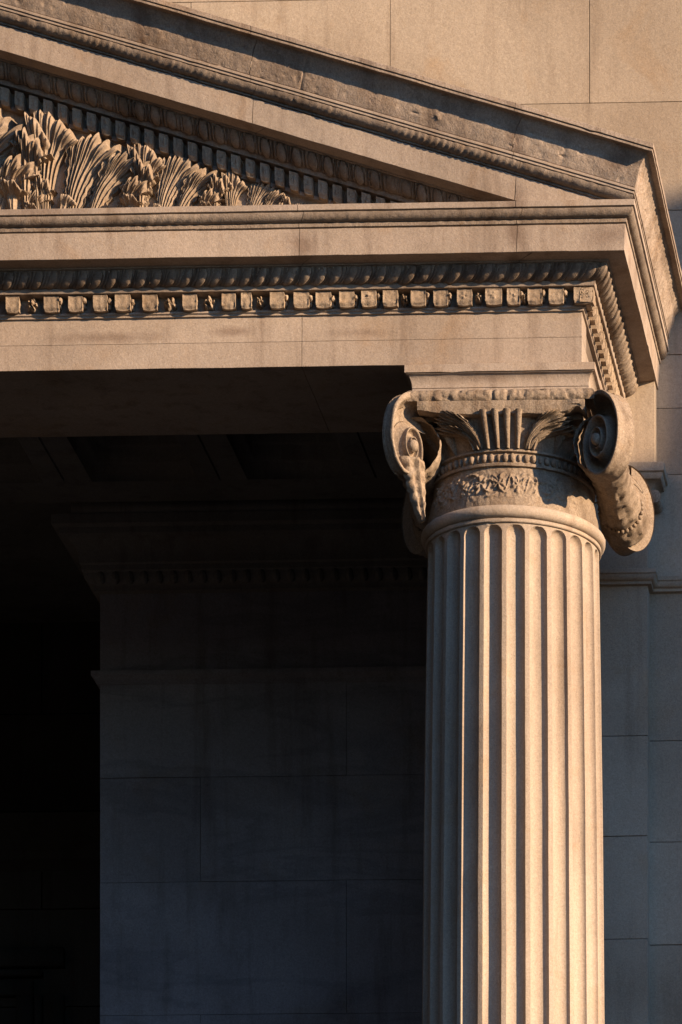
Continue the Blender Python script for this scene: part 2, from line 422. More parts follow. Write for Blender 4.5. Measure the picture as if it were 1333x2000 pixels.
def dentil(mb, c, wd, ht, dp, ax, seed, orn):
    """block with rounded lower lip; c = centre of its back face at mid-height; ax 0 front, 1 side"""
    n, m = 9, 12
    def pt(u, v, d):      # u across, v up, d outward
        if ax == 0: return (c[0] + u, c[1] - d, c[2] + v)
        return (c[0] + d, c[1] + u, c[2] + v)
    rows = []
    for j in range(m + 1):
        v = -ht / 2 + ht * j / m; row = []
        for i in range(n + 1):
            u = -wd / 2 + wd * i / n
            e = min(1 - abs(2 * u / wd), 1 - abs(2 * v / ht))
            low = sst(-0.5, -0.30, v / ht)
            d = dp * (0.80 + 0.20 * low) + 0.002 * noise.noise(Vector((u * 90, v * 90, seed)))
            rr = math.hypot(u / wd, (v - 0.004) / ht)
            d -= 0.005 * sst(0.12, 0.30, e * 2) * (0.6 + 0.8 * noise.noise(Vector((u * 50, v * 50, seed + 5))))
            if orn: d += 0.007 * max(0, math.cos(5 * math.atan2(v, u) + seed) * sst(0.42, 0.1, rr)) 
            vv = v
            if j <= 2: vv = v - 0.006 * (1 - (2 * u / wd) ** 2) * (1 - j / 3)   # rounded belly
            row.append(pt(u * (1.0 if j > 1 else 0.93), vv, d))
        rows.append(row)
    # wrap sides back to the band
    full = []
    for j, r in enumerate(rows):
        v = -ht / 2 + ht * j / m
        full.append([pt(-wd / 2, v, -0.004)] + r + [pt(wd / 2, v, -0.004)])
    bot = [pt(-wd / 2 + wd * max(0, min(n, i - 1)) / n, -ht / 2, -0.004) for i in range(n + 3)]
    top = [pt(-wd / 2 + wd * max(0, min(n, i - 1)) / n, ht / 2, -0.004) for i in range(n + 3)]
    mb.grid([bot] + full + [top], flip=(ax == 1))

def rosette(mb, c, r, dp, ax, seed):
    n, m = 24, 8; P = []
    for j in range(m + 1):
        q = j / m; row = []
        for i in range(n):
            a = 2 * PI * i / n
            pet = 0.5 + 0.5 * math.cos(5 * a + seed)
            rr = r * q * (0.84 + 0.16 * pet)
            d = dp * (0.55 * math.cos(q * PI / 2) ** 0.7 + 0.35 * pet * math.sin(PI * q)) + dp * 0.5 * noise.noise(Vector((math.cos(a) * q * 4, math.sin(a) * q * 4, seed)))
            if q < 0.25: d += dp * 0.3
            if j == m: d = -0.004
            u, v = rr * math.cos(a), rr * 1.15 * math.sin(a)
            row.append((c[0] + u, c[1] - d, c[2] + v) if ax == 0 else (c[0] + d, c[1] + u, c[2] + v))
        P.append(row)
    mb.grid(P, cv=True, flip=True)
def scrap(mb, c, seed):
    """stub of a broken leaf beside a dentil"""
    mb.ellipsoid(c, (0.011, 0.028, 0.016), 8, 10, lambda d: 1 + 0.45 * noise.noise(d * 2.3 + Vector((seed, 0, 0))))
    mb.ellipsoid((c[0] - 0.004, c[1] + 0.014, c[2] - 0.022), (0.008, 0.02, 0.015), 6, 8, lambda d: 1 + 0.4 * noise.noise(d * 2.3 + Vector((seed, 3, 0))))

def px2X(px):  # positions measured along the front face
    D = 24.44
    return (px - 1137) / 388.9 * 0.9830 * 1.0 + 0.393 if False else 0.393 + (px - 1137) * (0.393 + 2.511) / 1137.0
DENT = [(12, 38, 0), (86, 115, 2), (134, 162, 2), (183, 211, 2), (226, 256, 2), (279, 308, 0), (357, 385, 0), (434, 461, 0), (472, 492, 0),
        (528, 556, 2), (574, 604, 2), (617, 647, 2), (663, 692, 2), (706, 735, 3), (748, 777, 0), (802, 831, 2), (846, 874, 2), (892, 921, 1), (947, 979, 1),
        (989, 1014, 3), (1029, 1057, 2), (1070, 1099, 2)]
ROSE = [62, 331, 408, 507, 789, 932, 1022]
DZ, DH = 11.516, 0.071
for k, (a, b, t) in enumerate(DENT):
    # the block faces stand 0.06 in front of the band and so read a little to the left
    a2, b2 = px2X(a) + 0.012, px2X(b) + 0.012
    mb = MB(); dentil(mb, ((a2 + b2) / 2, Yf, DZ), b2 - a2, DH, 0.058 + 0.003 * math.sin(k * 5), 0, k * 1.7, t in (1, 3))
    if t in (2, 3): scrap(mb, (b2 + 0.008, Yf - 0.03, DZ + 0.012 + 0.006 * math.sin(k)), k * 2.1)
    mb.build('dentil', M_CARVE, en, amp=0.0012)
for k, a in enumerate(ROSE):
    mb = MB(); rosette(mb, (px2X(a) + 0.013, Yf, DZ), 0.036 if k in (0, 1, 2) else 0.024, 0.066, 0, k * 2.3)
    mb.build('rosette', M_CARVE, en, amp=0.001)
x = px2X(12) - 0.12
while x > -3.6:
    mb = MB(); dentil(mb, (x, Yf, DZ), 0.072, DH, 0.058, 0, x, False); mb.build('dentil', M_CARVE, en); x -= 0.122
mb = MB()   # corner block
dentil(mb, (Xf + 0.014, Yf, DZ), 0.098, DH, 0.060, 0, 9.1, True)
dentil(mb, (Xf, Yf + 0.0, DZ), 0.118, DH, 0.0605, 1, 4.1, True)
mb.build('corner_dentil', M_CARVE, en, amp=0.0012)
y = Yf + 0.10; k = 0
while y < YE - 0.03:
    mb = MB()
    dentil(mb, (Xf, y, DZ), 0.066, DH, 0.056, 1, k * 3.1, True); mb.build('dentil', M_CARVE, en, amp=0.0012)
    y += 0.105; k += 1

# ================================================================== PEDIMENT
pd = empty('pediment', 'gabled pediment with dark crown moulding sloping down to the right corner, carved leaves inside', 'pediment', (0, 0, 11.9))
def rpart(name, prof, mat, amp=0.0015, label=None, **k):
    mb = MB(); k.setdefault('side', False); sweep(mb, prof, rake=True, **k); return mb.build(name, mat, pd, amp=amp, label=label)
o = 0.1585
CZ = 11.872
rpart('raking_bottom_fillet', [(-0.02, 11.612), (0.018, 11.616), (0.018, 11.636), (0.0, 11.639)], M_FACE, clampz=CZ, xend=Xf)
rpart('raking_dentil_band', [(0.0, 11.637), (0.0, 11.68), (0.0, 11.712)], M_MOULD, clampz=CZ, xend=Xf)
rpart('raking_dentil_fillet', [(-0.001, 11.711), (0.068, 11.714), (0.0745, 11.737), (0.07, 11.739)], M_MOULD, clampz=CZ, xend=Xf)
rpart('raking_egg_moulding', curve([(0.072, 11.738), (0.136, 11.803)], 'ovolo', 12), M_MOULD, h=egg(0.078, 0.009, 0.4), fine=0.0045, clampz=CZ, xend=Xf)
rpart('raking_soffit', [(0.13, 11.801), (0.146, 11.804), (0.146, 11.810), (0.225, 11.819)], M_FACE, clampz=CZ, joints=(-5.1, -3.0, -1.215, 0.075))
rpart('raking_corona', [(0.222, 11.819), (0.226, 11.816), (0.234, 11.8175), (0.237, 11.86), (0.240, 11.90), (0.243, 11.937), (0.235, 11.939)], M_FACE, amp=0.002, clampz=CZ, joints=(-5.1, -3.0, -1.215, 0.075))
rpart('raking_moulding', [(0.235, 11.939), (0.246, 11.943), (0.246, 11.951), (0.242, 11.953)] + curve([(0.244, 11.954), (0.283, 11.996)], 'ovolo', 9) + [(0.279, 11.998)], M_MOULD, h=worn(0.0055, 0.030, 1.0), fine=0.008, clampz=CZ, joints=(-5.1, -3.0, -1.215, 0.075))
rpart('raking_double_fillet', [(0.277, 11.998), (0.287, 12.000), (0.287, 12.011), (0.283, 12.013), (0.292, 12.015), (0.292, 12.027), (0.287, 12.030)], M_FACE, side=True, amp=0.0012, joints=(-5.1, -3.0, -1.215, 0.075))
CR = [(0.287, 12.029)] + curve([(0.291, 12.031), (0.358, 12.190)], 'cyma', 22)
def simaf(s, t, side):
    if side:   # leaf sprays along the return
        k = (s - 50) / 0.16; c = k - math.floor(k) - 0.5
        sw = math.sin(2 * PI * (k * 4 + 2.2 * (t - 0.5) ** 2 * (1 if int(math.floor(k)) % 2 else -1) + t * 1.5))
        return 0.0045 * sw * math.sin(PI * min(1, t * 1.1)) + 0.003 * fbm(s * 18, t * 3, 4)
    q = noise.noise(Vector((s * 30, t * 8, 7.0)))
    strk = noise.noise(Vector((s * 22, t * 1.2, 3.0)))
    return 0.0016 * fbm(s * 16, t * 3.0, 1.0) + 0.0012 * strk - 0.004 * sst(0.42, 0.62, q) - 0.004 * math.exp(-((s - 0.045) / 0.004) ** 2) - 0.004 * math.exp(-((s + 1.19) / 0.004) ** 2)
rpart('crown_moulding', CR, M_SIMA, side=True, amp=0.0018, h=simaf, fine=0.008, joints=(-5.1, -3.0, -1.215, 0.075))
rpart('crown_top_fillet', [(0.354, 12.189), (0.385, 12.193), (0.386, 12.204), (0.381, 12.206), (0.391, 12.209), (0.392, 12.232), (0.25, 12.236), (-0.05, 12.236)], M_SIMA, side=True, amp=0.0018, joints=(-5.1, -3.0, -1.215, 0.075))
# side return body below the crown
sb = MB(); sb.box(0.0, Xf + 0.274, Yf - 0.2, YE, 11.888, 11.915, 1.0)
sb.build('side_blocking', M_FACE, pd, smooth=0)
# raking dentils
x = 0.05; k = 0
while x > -3.3:
    mb = MB(); n = 5
    zc = 11.660 + rise(x)
    if zc - 0.05 > 11.885:
        wd, ht, dp = 0.044, 0.078, 0.074
        dentil(mb, (x, Yf, zc), wd, ht, dp, 0, k * 1.3, True)
        for i, v in enumerate(mb.v): v.z -= SL * (v.x - x)
        mb.build('raking_dentil', M_CARVE, pd, amp=0.001)
    x -= 0.072; k += 1
# tympanum and body
def prism(mb, y0, y1, zt, zb, xr):
    xs = [X0 + (APX - X0) * i / 20 for i in range(20)] + [APX + (xr - APX) * i / 40 for i in range(41)]
    top = lambda x: max(zt + rise(x), zb + 0.001)
    for y, fl in ((y0, True), (y1, False)):
        mb.grid([[(x, y, zb + (top(x) - zb) * j / 6) for j in range(7)] for x in xs], flip=fl)
    mb.grid([[(x, y0, top(x)), (x, y1, top(x))] for x in xs], flip=True)
    mb.grid([[(x, y0, zb), (x, y1, zb)] for x in xs])
ty = MB(); prism(ty, Yf + 0.003, 0.44, 11.70, 11.87, Xf); ty.build('tympanum', M_CARVE, pd, amp=0.0012)
rf = MB(); prism(rf, Yf + 0.012, YE, 12.19, 11.90, Xf + 0.2); rf.build('roof', M_MOULD, pd, smooth=0)

# ------------------------------------------------------------------ acanthus leaves
def leaf(mb, mp, L, dirn, spread, lobes=5, bend=0.0, amp=0.05, ridge=0.012, curl=0.03, seed=0.0, stem=0.6, scal=0.22, asym=0.0, nu=72, nv=30, back=-0.01, sub=3, eye=1.6, ser=0.05):
    """lobed leaf; mp(u,v,h) -> world. u across, v along, h relief"""
    P = []
    for i in range(nu + 1):
        f = -1 + 2 * i / nu; row = []
        k = (f + 1) / 2 * lobes; fr = k - math.floor(min(k, lobes - 1e-6)) - 0.5; li = math.floor(min(k, lobes - 1e-6))
        prof = math.cos(f * PI / 2 * 0.80) ** 0.55 * (1 + asym * f)
        tooth = 1 - scal * (abs(2 * fr) ** 1.25)
        tooth *= 1 - ser * abs(math.sin(PI * (k * sub)))
        tooth *= 1 + 0.10 * noise.noise(Vector((li * 2.3, seed, 0)))
        for j in range(nv + 1):
            r = j / nv
            R = L * prof * (r * (tooth if r > 0.5 else 1 + (tooth - 1) * sst(0.25, 0.5, r)))
            a = dirn + spread * f * (r ** stem) + bend * r * r
            h = amp * (math.sin(PI * min(1, r * 0.9 + 0.08)) ** 0.8) * (1 - 0.55 * f * f)
            valley = math.cos(2 * PI * fr)           # 1 at lobe centre
            h += ridge * (0.5 + 0.5 * valley) * (r ** 0.5) * 1.3
            h += ridge * 0.55 * math.cos(2 * PI * k * sub) * r ** 0.4
            h -= ridge * eye * (abs(2 * fr) ** 6) * sst(0.25, 0.7, r)      # deep eyes between the lobes
            h += curl * sst(0.68, 0.93, r) - curl * 1.3 * sst(0.93, 1.0, r)
            h += ridge * 0.38 * (1 - 2 * abs(math.sin(PI * k * sub * 2 + 2.5 * r))) * r ** 0.8
            h += ridge * 0.8 * fbm(r * 7 + seed, f * 7, seed) * (0.4 + r)
            if j == nv or i in (0, nu): h = back
            row.append(mp(R * math.sin(a), R * math.cos(a), h))
        P.append(row)
    mb.grid(P, flip=False)
def tymp(x, z):
    return lambda u, v, h: (x + u, Yf - h, z + v)
def trumpet(mb, x, z, L, wl, wr, lean, seed, nr=6, amp=0.11, hb=0.0, ser=0.0, mp=None):
    """upright flaring leaf with long ribs, lip curling forward and over to the right"""
    nu, nv = 96, 40; P = []
    for i in range(nu + 1):
        f = -1 + 2 * i / nu; row = []
        k = (f + 1) / 2 * nr; c = k - math.floor(min(k, nr - 1e-6)) - 0.5
        top = 1.0 - 0.16 * max(0, f) ** 1.5 - (0.018 + ser * 1.3) * (1 - math.cos(2 * PI * k)) * 0.5 - ser * 0.5 * abs(math.sin(3 * PI * k)) - 0.10 * max(0, -f) ** 3 + 0.05 * noise.noise(Vector((k, seed, 0)))
        for j in range(nv + 1):
            t = j / nv; v = t * top
            wd = 0.16 + 0.84 * v ** 1.9
            u = (wl if f < 0 else wr) * f * wd + lean * v * v
            if f > 0: u += 0.10 * L * f * sst(0.6, 1.0, t); v -= 0.10 * f * sst(0.75, 1.0, t)
            u += L * ser * f ** 3 * (1 - 2 * abs(((t * 9 + 0.3 * seed) % 1) - 0.5)) * sst(0.15, 0.4, t)
            rib = 0.5 + 0.5 * math.cos(2 * PI * k + 0.4 * math.sin(3 * t + seed))
            h = amp * L * (0.35 + 0.5 * math.sin(PI * t * 0.8)) * (1 - 0.6 * f * f)
            h += 0.034 * L * rib ** 1.3 * (0.5 + 0.7 * t) * (1 - 0.6 * sst(0.85, 1, t)) - 0.012 * L * (1 - rib) ** 4
            h += 0.010 * L * (1 - 2 * abs(math.sin(3 * PI * k + t))) * (0.3 + t)
            h += amp * 0.9 * L * sst(0.70, 0.96, t) - amp * 0.5 * L * sst(0.96, 1.0, t)
            h += 0.008 * L * fbm(t * 6 + seed, f * 6, seed) + hb
            if j == nv or i in (0, nu): h = -0.01
            row.append(mp(u, v * L, h) if mp else (x + u, Yf - h, z + v * L))
        P.append(row)
    mb.grid(P)
def fan(x, z, L, w, dirn=0.0, seed=0.0, name='acanthus_fan'):
    mb = MB()
    trumpet(mb, x, z, L, 0.19 * L, 0.27 * L, 0.03 * L, seed, 7)
    trumpet(mb, x - 0.04 * L, z, L * 0.97, 0.10 * L, 0.07 * L, -0.05 * L, seed + 3, 3, amp=0.15)
    trumpet(mb, x + 0.14 * L, z, L * 0.30, 0.08 * L, 0.10 * L, 0.06 * L, seed + 5, 3, amp=0.24)
    mb.build(name, M_CARVE, pd, amp=0.001, smooth=50)
def scrollleaf(x, z, L, dirn, sp, seed):
    mb = MB()
    trumpet(mb, x + 0.02 * L, z, L * 0.88, 0.28 * L, 0.44 * L, 0.30 * L, seed, 8, amp=0.09, ser=0.035)
    trumpet(mb, x + 0.22 * L, z, L * 0.70, 0.18 * L, 0.32 * L, 0.40 * L, seed + 2, 6, amp=0.15, ser=0.05)
    trumpet(mb, x + 0.48 * L, z, L * 0.46, 0.12 * L, 0.18 * L, 0.20 * L, seed + 4, 4, amp=0.22, ser=0.07)
    trumpet(mb, x + 0.68 * L, z, L * 0.62, 0.10 * L, 0.12 * L, 0.02 * L, seed + 6, 4, amp=0.20, ser=0.06)
    trumpet(mb, x + 0.60 * L, z, L * 0.30, 0.10 * L, 0.12 * L, -0.02 * L, seed + 8, 3, amp=0.40, ser=0.05)
    mb.build('acanthus_leaf', M_CARVE, pd, amp=0.001, smooth=50)
Z0 = 11.885
scrollleaf(-2.60, Z0, 0.44, 0.2, 0.8, 8.5)
fan(-3.12, Z0, 0.72, 0.30, seed=9.0)
fan(-2.285, Z0, 0.585, 0.30, seed=1.0)
fan(-1.80, Z0, 0.42, 0.30, seed=2.0)
fan(-1.355, Z0, 0.28, 0.32, seed=3.0)
scrollleaf(-2.90, Z0, 0.78, 0.25, 0.85, 7.0)
scrollleaf(-2.17, Z0, 0.545, 0.16, 0.80, 1.5)
scrollleaf(-1.715, Z0, 0.42, 0.22, 0.85, 2.5)
scrollleaf(-1.265, Z0, 0.265, 0.40, 0.80, 3.5)
scrollleaf(-1.04, Z0, 0.15, 0.5, 0.7, 4.5)

# ================================================================== IMPOST BLOCK
ib = empty('impost_block', 'moulded granite block between the scrolled capital and the beam', 'block', (0, 0, 11.055))
def square_sweep(mb, prof, hx, yc=0.0, hy=None, cx=0.0):
    """closed square ring; prof (projection, z)"""
    hy = hy or hx; n = 16
    for s in range(4):
        rows = []
        for i in range(n + 1):
            t = -1 + 2 * i / n; row = []
            for p, z in prof:
                X, Y = hx + p, hy + p
                pt = [(t * X, -Y), (X, t * Y), (-t * X, Y), (-X, -t * Y)][s]
                row.append((cx + pt[0], yc + pt[1], z))
            rows.append(row)
        mb.grid(rows, flip=True)
ic = -0.009
mb = MB(); square_sweep(mb, [(-0.2, 11.056), (0.0, 11.056), (0.0, 11.072), (-0.004, 11.075)] + curve([(0.0, 11.076), (0.028, 11.138)], 'cavetto', 9) + [(0.026, 11.142)], 0.438, 0, 0.45, ic); mb.build('cavetto', M_FACE, ib, amp=0.0015)
mb = MB(); square_sweep(mb, [(0.0, 11.1415), (0.034, 11.1435), (0.034, 11.181), (-0.2, 11.2045)], 0.438, 0, 0.45, ic); mb.build('top_fillet', M_FACE, ib, amp=0.002)
mb = MB(); mb.box(-0.42, 0.40, -0.415, 0.44, 11.058, 11.203, 1); mb.build('core', M_FACE, ib, smooth=0)

# ================================================================== COLUMN
cl = empty('fluted_column', 'sunlit fluted column with carved scroll capital at the corner of the portico', 'column', (0, 0, 2.4))
ZT = 10.405
def rsh(z):
    return 0.430 + 0.052 * (1 - math.exp(-(ZT - z) / 2.8)) if z < ZT else 0.430
NF = 24; OFF = rad(-90 + 8.66)
# angular samples within one pitch (flute centre at 0)
half = 0.5; wf = 0.395      # flute half-width as a fraction of the pitch
a_s = [-wf * math.cos(PI * i / 16) for i in range(17)] + [wf + 0.006, half - 0.03, half + 0.03, 1 - wf - 0.006]
zs = [2.75, 2.9]
while zs[-1] < 10.33: zs.append(zs[-1] + 0.09)
zs = [z for z in zs if z < 10.335] + [10.335 + 0.0022 * i for i in range(36)] + [10.418]
P = []
pitch = 2 * PI / NF
for z in zs:
    r = rsh(z); W = wf * pitch * r; z0 = ZT - W; row = []
    for k in range(NF):
        for a in a_s:
            arc = a * pitch * r; hz = max(0.0, z - z0) if z > 5 else max(0.0, 3.0 - z)
            rr = math.hypot(arc, hz) if abs(a) <= wf else 9
            d = 0.0
            if rr < W: d = 0.036 * math.sqrt(max(0, 1 - (rr / W) ** 2)) ** 0.9
            th = OFF + (k + a) * pitch
            row.append(((r - d) * math.cos(th), (r - d) * math.sin(th), z))
    P.append(row)
mb = MB(); mb.grid(P, cv=True); mb.build('shaft', M_SHAFT, cl, amp=0.0011, smooth=28)
mb = MB(); mb.lathe([(0.40, 10.412), (0.438, 10.414), (0.442, 10.418), (0.442, 10.432), (0.436, 10.436)] + [(0.432 + 0.031 * math.sin(PI * i / 12), 10.468 - 0.032 * math.cos(PI * i / 12)) for i in range(13)] + [(0.42, 10.501)], n=160)
mb.build('torus_ring', M_SHAFT, cl, amp=0.0018)
# necking with worn floral band
def neck_r(z): return 0.431 - 0.034 * sst(10.50, 10.72, z)
def flor(a, z):
    """a angle from the front in radians; z height"""
    if abs(a) > 1.0: m = 0.25
    else: m = 1.0
    m *= sst(10.525, 10.555, z) * sst(10.69, 10.665, z)
    s = a * 0.42; v = 0.0
    for k in range(-9, 10):
        c = k * 0.048; q = z - 10.612 - 0.010 * math.sin(k * 2.1); d = math.hypot((s - c) / 1.0, q / 1.2)
        th = math.atan2(q, s - c)
        if k % 2 == 0:
            v = max(v, (0.55 + 0.45 * math.cos(5 * th + k)) * sst(0.040, 0.024, d) * sst(0.003, 0.010, d) + 0.8 * sst(0.009, 0.005, d))
        else:
            v = max(v, math.exp(-((d - 0.026) / 0.005) ** 2) * (0.6 + 0.4 * math.sin(2 * th + k)), 0.8 * math.exp(-((d - 0.048) / 0.0045) ** 2) * sst(-0.2, 0.4, math.sin(3 * th + k)), 0.7 * math.exp(-((s - c - 0.3 * q) / 0.0045) ** 2) * sst(0.055, 0.03, abs(q)))
    v *= 0.85 + 0.9 * max(-0.5, noise.noise(Vector((s * 26, z * 26, 2.0))))
    v += 0.35 * abs(fbm(s * 34, z * 34, 9))
    return 0.014 * v * m
NA = 640; P = []
for j in range(76):
    z = 10.498 + 0.205 * j / 75; row = []
    for i in range(NA):
        th = 2 * PI * i / NA; a = (th + PI / 2 - rad(-3) + PI) % (2 * PI) - PI
        r = neck_r(z) + flor(a, z) + 0.0025 * fbm(a * 12, z * 26, 1)
        row.append((r * math.cos(th), r * math.sin(th), z))
    P.append(row)
mb = MB(); mb.grid(P, cv=True); mb.build('necking', M_CAP, cl, amp=0.001, smooth=60)
# bead moulding
mb = MB(); mb.lathe([(0.38, 10.70), (0.412, 10.703), (0.414, 10.717), (0.402, 10.720), (0.398, 10.724), (0.398, 10.768), (0.404, 10.770), (0.414, 10.773), (0.414, 10.784), (0.39, 10.787)], n=128)
NB = 72
for k in range(NB):
    th = 2 * PI * (k + 0.3) / NB; big = k % 3 != 2
    mb.ellipsoid((0.401 * math.cos(th), 0.401 * math.sin(th), 10.745), (0.0155, 0.0155, 0.022) if big else (0.010, 0.010, 0.019), 7, 9, lambda d: 1 + 0.15 * noise.noise(d * 2 + Vector((k, 0, 0))))
mb.build('bead_moulding', M_CAP, cl, amp=0.001, smooth=60)
# echinus: bell with stems and leaves
def ech_r(z): t = (z - 10.78) / 0.17; return 0.396 + 0.088 * max(0, t) ** 1.15
P = []
for j in range(14):
    z = 10.78 + 0.19 * j / 13
    P.append([(ech_r(z) * math.cos(2 * PI * i / 120), ech_r(z) * math.sin(2 * PI * i / 120), z) for i in range(120)])
mb = MB(); mb.grid(P, cv=True); mb.build('echinus', M_CAP, cl, amp=0.0015)
def cyl(a0, z0):
    def f(u, v, h):
        z = z0 + v; r = ech_r(max(10.78, z)) + h; th = -PI / 2 + a0 + u / 0.43
        return (r * math.cos(th), r * math.sin(th), z)
    return f
for c_, w_, h_ in ((-0.30, 0.0, 0), ):
    pass
stems = MB()
for a0, wd, ben in ((-0.46, 0.010, -0.075), (-0.36, 0.011, -0.045), (-0.18, 0.016, 0.0), (-0.06, 0.016, 0.0), (0.06, 0.016, 0.0), (0.18, 0.016, 0.0), (0.36, 0.011, 0.045), (0.46, 0.010, 0.075)):
    P = []
    for j in range(16):
        t = j / 15; z = 10.785 + 0.160 * t
        row = []
        for i in range(9):
            q = -1 + 2 * i / 8
            s = a0 * 0.42 - 0.5 * ben * (1 - t) + ben * (t ** 3) + q * wd * (0.7 + 0.5 * t)
            r = ech_r(z) + 0.027 * math.sqrt(max(0, 1 - q * q)) + 0.004 + 0.012 * t
            if abs(q) == 1: r = ech_r(z) - 0.005
            th = -PI / 2 + s / 0.43
            row.append((r * math.cos(th), r * math.sin(th), z))
        P.append(row)
    stems.grid(P, flip=True)
stems.build('central_stems', M_CAP, cl, amp=0.001, smooth=60)
for sgn in (-1, 1):
    for back_ in (0, 1):
        mb = MB()
        rot = PI * back_
        def mk(a0, z0, m=sgn, rot=rot):
            g_ = cyl(a0 * m, z0)
            def f(u, v, h):
                x_, y_, z_ = g_(u * m, v, h)
                return (x_ * math.cos(rot) - y_ * math.sin(rot), x_ * math.sin(rot) + y_ * math.cos(rot), z_)
            return f
        trumpet(mb, 0, 0, 0.17, 0.050, 0.115, 0.135, 2 + sgn, 8, amp=0.34, ser=0.04, mp=mk(0.27, 10.785))
        trumpet(mb, 0, 0, 0.115, 0.045, 0.110, 0.150, 5 + sgn, 6, amp=0.45, ser=0.05, mp=mk(0.32, 10.79))
        trumpet(mb, 0, 0, 0.13, 0.05, 0.06, 0.02, 8 + sgn, 5, amp=0.30, ser=0.04, mp=mk(0.66, 10.785))
        trumpet(mb, 0, 0, 0.16, 0.05, 0.06, 0.06, 9 + sgn, 5, amp=0.22, ser=0.04, mp=mk(0.92, 10.785))
        mb.build('echinus_leaf', M_CAP, cl, amp=0.0012, smooth=60)
# channel panel under the abacus
for ys in (-1, 1):
    P = []
    for i in range(65):
        x = -0.415 + 0.83 * i / 64; e = abs(x - 0.0) / 0.415
        zl = 10.924 + 0.020 * sst(0.55, 1.0, e) + 0.006 * fbm(x * 9, ys, 3)
        if x > 0.33: zl += 0.012 * sst(0.33, 0.36, x) - 0.02 * sst(0.385, 0.40, x)
        yb = 0.495 + 0.006 * fbm(x * 12, 1, 2)
        row = [(x, ys * 0.36, zl + 0.012), (x, ys * (yb - 0.02), zl), (x, ys * (yb - 0.004), zl + 0.006), (x, ys * yb, zl + 0.02), (x, ys * (yb + 0.004), 10.97), (x, ys * (yb + 0.006), 10.992), (x, ys * 0.36, 10.996)]
        P.append(row)
    P = [[(P[0][0][0], ys * 0.40, 10.97)] * 7] + P + [[(P[-1][0][0], ys * 0.40, 10.97)] * 7]
    mb = MB(); mb.grid(P, flip=(ys < 0)); mb.build('channel_panel', M_CAP, cl, amp=0.002)
# abacus with carved egg band
def abf(s, t):
    k = s / 0.041; c = k - math.floor(k) - 0.5
    return 0.0045 * (math.sqrt(max(0, 1 - (c / 0.40) ** 2)) - 0.4) * math.sin(PI * t) * (0.6 + 0.8 * abs(noise.noise(Vector((math.floor(k) * 1.7, 0, 0))))) + 0.005 * fbm(s * 34, t * 4, 5) - 0.006 * sst(0.25, 0.5, noise.noise(Vector((s * 22, t * 3, 8.0)))) - 0.007 * math.exp(-((abs(s) - 0.035) / 0.006) ** 2)
mb = MB()
for s in range(4):
    rows = []; n = 150
    for i in range(n + 1):
        t = -1 + 2 * i / n; row = []
        for j in range(15):
            q = j / 14; a = -0.25 * PI + 1.0 * PI * q * 0.9
            p = 0.03 * math.cos(a) + (abf(t * 0.46, q) if abs(t) < 0.99 else 0); z = 11.018 + 0.034 * math.sin(a)
            X, Y = 0.440 + p, 0.478 + p
            pt = [(t * X, -Y), (X, t * Y), (-t * X, Y), (-X, -t * Y)][s]
            row.append((pt[0] - 0.004, pt[1], z))
        rows.append(row)
    mb.grid(rows, flip=True)
mb.box(-0.42, 0.412, -0.46, 0.46, 10.998, 11.0555, 1.0)
mb.build('abacus', M_CAP, cl, amp=0.0015, smooth=60)
mb = MB(); mb.box(-0.39, 0.39, -0.40, 0.40, 10.93, 11.0, 1.0); mb.lathe([(0.35, 10.6), (0.37, 10.8), (0.40, 10.95)], n=48); mb.build('capital_core', M_CAP, cl)

